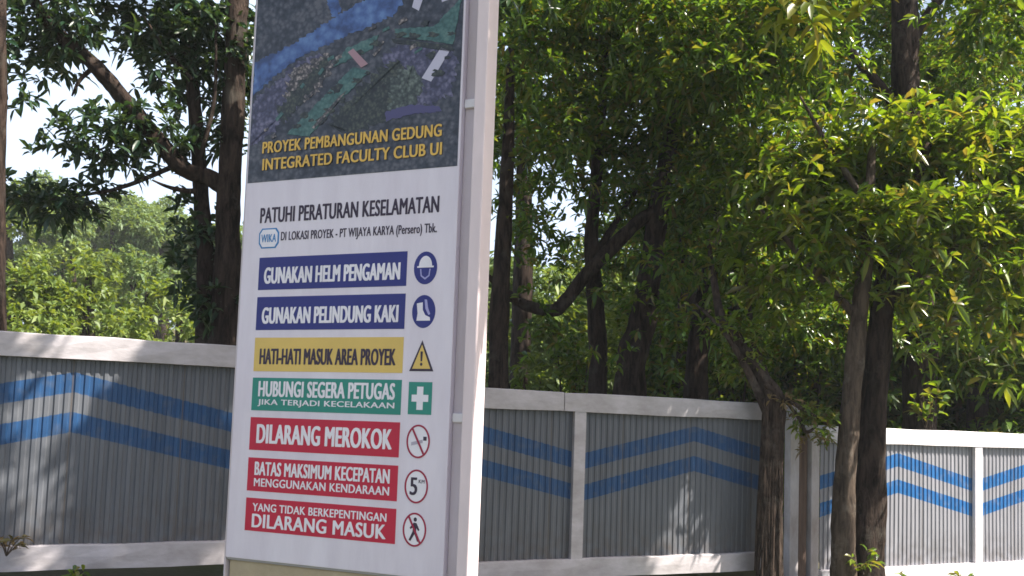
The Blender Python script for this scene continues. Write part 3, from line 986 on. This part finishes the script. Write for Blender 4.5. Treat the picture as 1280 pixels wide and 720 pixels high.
crown('inner_crown', T, LEAF_DARK, [pb(1120, 240, 9.9, 170, 90, 1.0, 0.6), pb(960, 200, 10.1, 100, 70, 1, 0.5), pb(985, 40, 9.6, 100, 80, 0.9), pb(1245, 15, 9.8, 85, 75, 0.9), pb(880, 60, 9.7, 120, 90, 0.9), pb(780, -30, 9.6, 120, 90, 0.45), pb(1050, -120, 9.4, 260, 80, 0.12)], 170, 0.17, 0.052, 7, keep_fence)

# --- root covered trunk in front of the fence end
b = gbase(964, 9.35)
T = tree('root_covered_tree', b, 'reddish trunk wrapped in hanging roots at the end of the shaded fence')
trunk_obj(T, 'trunk', [([at(964, 770, 9.35), at(964, 700, 9.35), at(966, 600, 9.35), at(968, 505, 9.35), at(952, 470, 9.4), at(922, 425, 9.5), at(900, 390, 9.6), at(885, 300, 9.9)], [0.14, 0.11, 0.10, 0.10, 0.075, 0.06, 0.05, 0.02]), ([at(972, 512, 9.38), at(950, 450, 9.5), at(938, 400, 9.7), at(930, 320, 9.9)], [0.05, 0.04, 0.03, 0.012]), ([at(958, 515, 9.3), at(930, 455, 9.35), at(905, 415, 9.4), at(870, 380, 9.6)], [0.045, 0.035, 0.025, 0.01])], BARK_RED, 14)
rt = []
for i in range(34):
    a = random.uniform(-16, 16)
    y0 = random.uniform(478, 560)
    y1 = random.uniform(640, 760)
    Yo = 9.36 - 0.108 * math.sqrt(max(0.05, 1 - (a / 18) ** 2)) + random.uniform(-0.01, 0.02)
    rt.append(([at(967 + a * 0.9, y0, Yo), at(966 + a + random.uniform(-3, 3), (y0 + y1) / 2, Yo), at(964 + a * 1.1 + random.uniform(-4, 4), y1, Yo)], [0.016, 0.021, 0.015]))
trunk_obj(T, 'hanging_roots', rt, BARK_RED, 5)
vn = [([at(955, 480, 9.3), at(985, 500, 9.25), at(1018, 520, 9.25), at(1045, 538, 9.3)], [0.03, 0.025, 0.015, 0.006]), ([at(985, 505, 9.3), at(1000, 525, 9.3), at(1008, 540, 9.3), at(1022, 532, 9.3)], [0.015, 0.02, 0.02, 0.01])]
trunk_obj(T, 'branch', vn, BARK_RED, 7)
crown('creeper_leaves', T, LEAF_RIGHT, [pb(1020, 518, 9.3, 32, 12, 3.0), pb(1000, 530, 9.3, 12, 14, 3.0), pb(930, 460, 9.5, 34, 20, 2.0), pb(915, 410, 9.5, 30, 25, 1.6), pb(945, 420, 9.4, 25, 25, 1.4), pb(1032, 540, 9.3, 16, 18, 2.0)], 700, 0.10, 0.035, 6)
crown('dry_leaves', T, LEAF_DRY, [pb(1010, 520, 9.3, 22, 14, 2.0), pb(972, 500, 9.3, 25, 12, 2.0), pb(1015, 555, 9.35, 18, 26, 1.0)], 500, 0.11, 0.03, 5)

# --- shaded trees behind the main fence
TREES = [
    # name, base px, Y, label, stems [(pixels), radii], crown blobs, leaf material
    ('shade_tree', 624, 10.4, 'dark trunk rising right beside the sign pillar', [([(622, 480), (628, 330), (634, 200), (640, 60)], [0.12, 0.10, 0.08, 0.04])],
     [(660, 60, 10.4, 60, 90, 0.9), (690, 190, 10.5, 80, 70, 1.0), (650, 270, 10.6, 40, 45, 0.7), (640, 330, 10.8, 30, 30, 0.5), (668, 285, 11.8, 45, 40, 0.9), (705, 325, 12.2, 45, 35, 0.7)], LEAF_DARK),
    ('shade_tree', 748, 11.2, 'slim straight dark trunk behind the middle of the shaded fence', [([(748, 480), (744, 380), (740, 300), (748, 180), (760, 40)], [0.12, 0.105, 0.09, 0.07, 0.03]), ([(742, 335), (750, 310), (775, 270), (800, 230)], [0.06, 0.05, 0.04, 0.02])],
     [(720, 130, 11.2, 90, 90, 1), (780, 210, 11.2, 90, 60, 1), (760, 265, 11.4, 60, 30, 0.8), (690, 290, 11.3, 50, 25, 0.5), (745, 350, 10.7, 45, 30, 0.35), (700, 420, 10.6, 40, 40, 0.3), (660, 400, 10.8, 35, 50, 0.4), (710, 10, 11, 110, 80, 1)], LEAF_DARK),
    ('shade_tree', 790, 10.9, 'thick leaning dark trunk behind the shaded fence', [([(788, 480), (800, 410), (815, 330), (826, 240), (850, 100)], [0.19, 0.17, 0.14, 0.12, 0.05]), ([(822, 262), (790, 285), (735, 340), (708, 376), (688, 388), (662, 383), (638, 370), (610, 345)], [0.08, 0.08, 0.085, 0.085, 0.08, 0.07, 0.055, 0.03])],
     [(830, 110, 10.9, 110, 90, 1), (880, 230, 10.9, 90, 70, 1), (850, 310, 11.1, 70, 45, 0.9), (800, 380, 10.4, 50, 45, 0.4), (840, 330, 10.3, 60, 40, 0.5), (770, 440, 10.3, 45, 30, 0.35), (800, -40, 10.8, 160, 90, 0.55)], LEAF_DARK),
    ('shade_tree', 872, 11.5, 'dark trunk half hidden by leaves just left of the root covered trunk', [([(870, 480), (876, 400), (890, 320), (905, 200)], [0.15, 0.12, 0.10, 0.05])],
     [(930, 330, 11.5, 70, 60, 1), (900, 130, 11.4, 120, 100, 1), (920, 420, 11.6, 50, 50, 0.9), (1010, 400, 11.4, 70, 60, 1.0), (880, 400, 10.4, 45, 40, 0.6), (850, 450, 10.3, 40, 25, 0.4), (905, 330, 10.0, 50, 45, 0.7)], LEAF_DARK),
    ('shade_tree', 1150, 11.9, 'tall dark trunk rising out of the canopy at the top right', [([(1150, 540), (1142, 300), (1132, 110), (1130, 0), (1130, -180)], [0.22, 0.20, 0.18, 0.17, 0.12]), ([(1136, 150), (1060, 60), (980, -40)], [0.08, 0.06, 0.03]), ([(1134, 60), (1190, -20), (1260, -80)], [0.08, 0.06, 0.03])],
     [(1030, 110, 11.9, 75, 60, 0.7), (1220, 80, 12.2, 100, 70, 0.6), (1120, -120, 11.9, 240, 90, 0.35), (1092, 45, 12.6, 45, 60, 1.0), (1180, 430, 12.0, 100, 60, 1.1), (1080, 400, 12.0, 90, 70, 1.0), (1270, 450, 12.2, 80, 60, 1.0), (1300, 330, 12.4, 90, 90, 1)], LEAF_DARK),
]
for nm, bp, Y, lab, stems, blobs, lm in TREES:
    b = gbase(bp, Y)
    T = tree(nm, b, lab)
    for k, (px, rad) in enumerate(stems):
        pts = [at(x, y, Y) for x, y in px]
        if k == 0:
            pts = [b] + pts
            rad = [rad[0] * 1.25] + rad
        trunk_obj(T, 'trunk' if k == 0 else 'limb', [(pts, rad)], BARK)
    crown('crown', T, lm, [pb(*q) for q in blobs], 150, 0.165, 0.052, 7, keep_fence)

UND = [(655, 12.6, 455, 34, LEAF_HILL, 'sunlit leafy shrub seen low between the sign pillar and the first dark trunk'),
       (715, 13.4, 420, 44, LEAF_DARK, 'dark shrub under the low curved limb'),
       (770, 12.8, 400, 36, LEAF_HILL, 'leafy shrub between the slim trunk and the thick leaning trunk'),
       (845, 12.9, 390, 44, LEAF_DARK, 'dark shrub right of the thick leaning trunk'),
       (915, 12.6, 400, 48, LEAF_DARK, 'dark shrub left of the root covered trunk above the fence'),
       (1010, 13.0, 360, 60, LEAF_DARK, 'dark shrub in the gap between root covered trunk and twin trunks')]
for px, Y, top, rad, lm, lab in UND:
    b = gbase(px, Y)
    T = tree('shrub', b, lab, 'shrub', 'shrubs under the shade trees')
    s_ = Y / F
    zt = at(px, top, Y).z
    stems = [([b, b + Vector((dx * 0.5, dy * 0.5, (zt - b.z) * 0.5)), b + Vector((dx, dy, (zt - b.z) * 0.9))], [0.03, 0.022, 0.008]) for dx, dy in ((-0.25, 0.1), (0.2, -0.1), (0.05, 0.2))]
    trunk_obj(T, 'stems', stems, BARK, 6)
    crown('leaves', T, lm, [((b.x + random.uniform(-0.15, 0.15), Y, b.z + (zt - b.z) * f), rad * s_ * q, 0.4, (zt - b.z) * 0.22, 1) for f, q in ((0.3, 0.8), (0.55, 1.0), (0.8, 0.9), (0.95, 0.6))], 110, 0.18, 0.06, 7)

b = Vector((10.2, 11.9, ground_z(10.2, 11.9) - 0.08))
T = tree('shade_tree', b, 'unseen spreading tree added for shade beyond the right end of the sunlit fence')
trunk_obj(T, 'trunk', [([b, b + Vector((0.1, 0, 2.5)), b + Vector((-0.2, 0, 5)), b + Vector((-0.3, 0, 7.5))], [0.24, 0.2, 0.16, 0.06])], BARK)
crown('crown', T, LEAF_DARK, [((8.6, 11.6, 4.6), 1.0, 0.8, 0.8, 1), ((9.6, 11.6, 5.8), 1.2, 1.0, 0.9, 1), ((10.6, 11.8, 4.6), 1.2, 1.0, 0.9, 1), ((8.4, 12.4, 6.2), 1.1, 1.0, 0.8, 1), ((10.6, 12.4, 7.0), 1.3, 1.0, 0.9, 1), ((8.0, 12.2, 3.4), 0.8, 0.7, 0.7, 1)], 90, 0.2, 0.06, 7, keep_fence)  # unseen crown, added to darken the growth behind the sunlit fence

# --- dense trees further behind that close the view
FAR = [(690, 16, 375, 60, 0, LEAF_HILL), (640, 21, 330, 80, 1, LEAF_PALE), (830, 19, 290, 100, 1, LEAF_DARK), (910, 17, 250, 100, 0, LEAF_DARK), (1010, 18, 330, 120, 1, LEAF_DARK), (1130, 16, 330, 120, 0, LEAF_DARK), (1250, 17, 300, 130, 1, LEAF_DARK), (760, 24, 335, 80, 0, LEAF_HILL), (1370, 15, 300, 150, 0, LEAF_DARK)]
FLAB = ['low sunlit bushy tree seen between the sign pillar and the slim trunk', 'pale hazy tree far behind the dark trunk beside the sign pillar', 'dense dark tree behind the thick leaning trunk', 'dense dark tree behind the root covered trunk', 'dark tree filling the gap left of the twin trunk tree', 'dark tree low behind the twin trunks and the sunlit fence', 'dark tree above the right end of the sunlit fence', 'pale green tree far behind the slim straight trunk', 'dark tree beyond the right edge of the sunlit fence']
for (px, Y, top, rad, kk, lm), lab in zip(FAR, FLAB):
    b = gbase(px, Y)
    T = tree('background_tree', b, lab, group='trees closing the view behind the right fences')
    pt = at(px, top, Y)
    trunk_obj(T, 'trunk', [([b, b.lerp(pt, 0.5) + Vector((0.15, 0, 0)), pt], [0.22, 0.16, 0.06])], BARK, 8)
    s = Y / F
    bl = []
    zc = pt.z
    zb = b.z + 0.8
    nlay = max(2, int((zc - zb) / (rad * s * 0.8)) + 1)
    for q in range(nlay):
        z = zb + (zc - zb) * (q + 0.5) / nlay
        for j in range(3):
            bl.append(((b.x + random.uniform(-0.7, 0.7) * rad * s, Y + random.uniform(-0.6, 0.6), z + random.uniform(-0.3, 0.3)), rad * s * random.uniform(0.5, 0.8), 0.9, rad * s * random.uniform(0.4, 0.6), 1))
    crown('crown', T, lm, bl, 75, 0.27, 0.10, 6, fine=False)

# --- the hill behind the left fence
TALL = [(1215, 15.2, 170, 'tall dark tree closing the canopy at the upper right corner'), (1010, 15.6, 150, 'tall dark tree behind the hanging yellow green leaves'), (850, 16.2, 120, 'tall dark tree behind the crown of the thick leaning trunk'), (645, 14.5, 90, 'tall dark tree right of the sign pillar behind the upper leaves')]
for px, Y, rad, lab in TALL:
    b = gbase(px, Y)
    T = tree('background_tree', b, lab, group='trees closing the view behind the right fences')
    pt = at(px, -60, Y)
    trunk_obj(T, 'trunk', [([b, b.lerp(pt, 0.5) + Vector((0.15, 0, 0)), pt], [0.2, 0.15, 0.06])], BARK, 8)
    s_ = Y / F
    y0 = 200 if px < 700 else 290
    bl = []
    for q in range(9):
        py = -90 + (y0 + 90) * (q % 3 + 0.5) / 3
        bl.append(pb(px + random.uniform(-0.75, 0.75) * rad, py, Y + random.uniform(-0.7, 0.7), rad * 0.55, 75, 1.0, 0.8))
    crown('crown', T, LEAF_DARK, bl, 95, 0.2, 0.07, 7, fine=False)

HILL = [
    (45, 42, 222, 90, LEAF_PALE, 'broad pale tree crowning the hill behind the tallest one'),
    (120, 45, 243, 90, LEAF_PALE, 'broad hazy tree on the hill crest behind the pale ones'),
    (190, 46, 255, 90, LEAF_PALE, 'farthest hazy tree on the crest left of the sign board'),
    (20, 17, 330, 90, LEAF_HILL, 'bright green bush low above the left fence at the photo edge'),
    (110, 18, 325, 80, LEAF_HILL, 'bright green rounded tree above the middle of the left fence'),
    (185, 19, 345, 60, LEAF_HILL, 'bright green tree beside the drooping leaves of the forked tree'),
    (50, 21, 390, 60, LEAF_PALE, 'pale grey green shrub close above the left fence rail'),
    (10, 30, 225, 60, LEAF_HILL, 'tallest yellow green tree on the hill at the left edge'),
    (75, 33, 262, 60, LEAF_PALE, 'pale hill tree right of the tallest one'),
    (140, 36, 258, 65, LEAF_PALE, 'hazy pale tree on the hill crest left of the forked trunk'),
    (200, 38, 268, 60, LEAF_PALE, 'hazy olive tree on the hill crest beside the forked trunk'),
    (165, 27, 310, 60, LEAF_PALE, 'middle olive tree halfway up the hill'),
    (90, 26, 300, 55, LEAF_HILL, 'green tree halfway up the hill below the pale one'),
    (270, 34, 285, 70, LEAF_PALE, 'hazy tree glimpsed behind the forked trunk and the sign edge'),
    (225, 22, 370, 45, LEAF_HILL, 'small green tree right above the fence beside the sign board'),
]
for px, Y, top, rad, lm, lab in HILL:
    b = gbase(px, Y)
    s = Y / F
    pt = at(px, top + 20, Y)
    T = tree('hill_tree', b, lab, group='trees on the hill behind the left fence')
    trunk_obj(T, 'trunk', [([b, b.lerp(pt, 0.5), pt], [0.25, 0.18, 0.05])], BARK, 8)
    bl = []
    zt = at(px, top, Y).z
    H = zt - b.z
    n = 13
    for j in range(n):
        f = (j + 0.5) / n
        wdt = rad * s * (1.0 if f < 0.6 else 1.0 - (f - 0.6) * 1.7)
        r = rad * s * random.uniform(0.24, 0.44)
        z = b.z + 0.3 * H * (1 - f) + H * f - r * 0.5 * f
        bl.append(((b.x + random.uniform(-1, 1) * wdt * 0.7, Y + random.uniform(-1, 0.6) * wdt * 0.6, z), r, r, r * 0.75, 1))
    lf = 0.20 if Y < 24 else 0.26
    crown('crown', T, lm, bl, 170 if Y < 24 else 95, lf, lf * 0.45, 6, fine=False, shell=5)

# --- tree standing right of the camera; unseen canopy shaped to shade the fence and upper pillar
b = Vector((6.3, 2.6, ground_z(6.3, 2.6) - 0.08))
T = tree('overhanging_tree', b, 'large tree whose yellow green hanging leaves enter at the top of the photo')
trunk_obj(T, 'trunk', [([b, b + Vector((0, 0.1, 2)), b + Vector((-0.4, 0.5, 4.5)), b + Vector((-1.4, 1.4, 6.4))], [0.32, 0.26, 0.22, 0.16])], BARK_GREY)
trunk_obj(T, 'limb', [([b + Vector((-1.2, 1.2, 6.1)), Vector((3.0, 5.4, 7.2)), Vector((1.2, 6.0, 7.3)), Vector((-0.6, 6.4, 7.4))], [0.14, 0.10, 0.07, 0.03]), ([b + Vector((-0.6, 0.6, 4.9)), Vector((3.6, 3.9, 5.6)), Vector((1.9, 4.6, 4.9)), at(1010, -40, 4.7)], [0.09, 0.06, 0.03, 0.012]), ([b + Vector((-1.3, 1.4, 6.3)), Vector((3.8, 6.8, 7.3)), Vector((2.6, 8.2, 7.2))], [0.12, 0.08, 0.03])], BARK_GREY, 8)
canopy = []
for q in range(13):
    sf = -6.2 + q * 0.62
    for zz, kf in ((0.55, 1.0), (1.5, 1.0)):
        h = 7.1 + random.uniform(-0.25, 0.25) - (0.6 if sf > 2 else 0)
        c = fpos(sf, 0) + SUN_AZ * ((h - zz) / math.tan(SUN_EL))
        thin = 0.04 if (-4.75 < sf < -3.5 or -3.0 < sf < -2.1) else 1.0
        canopy.append(((c.x, c.y, h), 0.48, 0.48, 0.42, thin))
for z in (2.75, 3.2, 3.65, 4.1, 4.6, 5.1):
    k = (7.1 - z) / math.tan(SUN_EL)
    canopy.append(((-0.15 + SUN_AZ.x * k, 5.32 + SUN_AZ.y * k, 7.1), 0.32, 0.40, 0.3, 1.0))
crown('crown', T, LEAF_DARK, canopy, 480, 0.2, 0.075, 7, keep_both, fine=False)
crown('hanging_leaves', T, LEAF_YELLOW, [pb(1005, 12, 5.4, 44, 36, 1.1), pb(1090, 0, 5.2, 34, 22, 1.0), pb(1020, 38, 5.6, 24, 24, 0.8)], 420, 0.15, 0.06, 6, keep_both, 0.5)

# ------------------------------------------------------------------ small plants
def plant(px, py, Y, h, n, L, W, m, label, name='weed', lean=0.5, cat='plant', stem=True):
    p = at(px, py, Y)
    b = Vector((p.x, Y, p.z))
    T = tree(name, b, label, cat)
    st, B, Dd = [], [], []
    for i in range(n):
        d = Vector((random.gauss(0, lean), random.gauss(0, lean), 1)).normalized()
        hh = h * random.uniform(0.6, 1.0)
        tip = d * hh
        st.append(([(0, 0, 0), d * hh * 0.5 + Vector((0, 0, 0.02)), tip], [0.006, 0.005, 0.003]))
        for k in range(6):
            B.append(tip * random.uniform(0.4, 1))
            Dd.append((random.gauss(d.x, 0.7), random.gauss(d.y, 0.7), random.gauss(0.6, 0.4)))
    bm = bmesh.new()
    for pts, rad in st:
        tube(bm, pts, rad, 5, 3)
    bm_obj('stem', bm, BARK_GREY, T, True)
    B, Dd = np.array(B), unit(np.array(Dd))
    leaves_mesh('leaves', B, Dd, rng.uniform(0.6, 1.1, len(B)) * L, np.full(len(B), W), m, T, 0.4)
    return T


plant(1162, 552, 11.15, 0.78, 6, 0.24, 0.085, LEAF_RIGHT, 'bright yellow green sprig standing up behind the sunlit fence rail', 'sapling', 0.25)
plant(1082, 722, 9.15, 0.30, 6, 0.16, 0.04, LEAF_RIGHT, 'leafy weed growing at the foot of the twin trunks')
plant(8, 695, 6.55, 0.20, 5, 0.10, 0.03, LEAF_DRY, 'dry brownish weed against the left fence at the photo edge')
plant(92, 735, 6.6, 0.14, 6, 0.10, 0.03, LEAF_RIGHT, 'small green weed under the left fence rail')
plant(1205, 728, 10.6, 0.16, 5, 0.12, 0.03, LEAF_RIGHT, 'grassy weed at the foot of the sunlit fence post')
plant(1130, 728, 10.2, 0.12, 5, 0.10, 0.03, LEAF_RIGHT, 'low weed at the foot of the sunlit fence left of its post')

# ------------------------------------------------------------------ the air
hm = bpy.data.materials.new('air')
hm.use_nodes = True
n = hm.node_tree
n.nodes.remove(n.nodes['Principled BSDF'])
pv = n.nodes.new('ShaderNodeVolumePrincipled')
pv.inputs['Color'].default_value = (0.92, 0.95, 1.0, 1)
pv.inputs['Density'].default_value = 0.0009
n.links.new(pv.outputs[0], n.nodes['Material Output'].inputs['Volume'])
bm = bmesh.new()
box(bm, -620, 620, -620, 630, -4, 24)
hz = bm_obj('haze', bm, hm)
hz['kind'] = 'stuff'
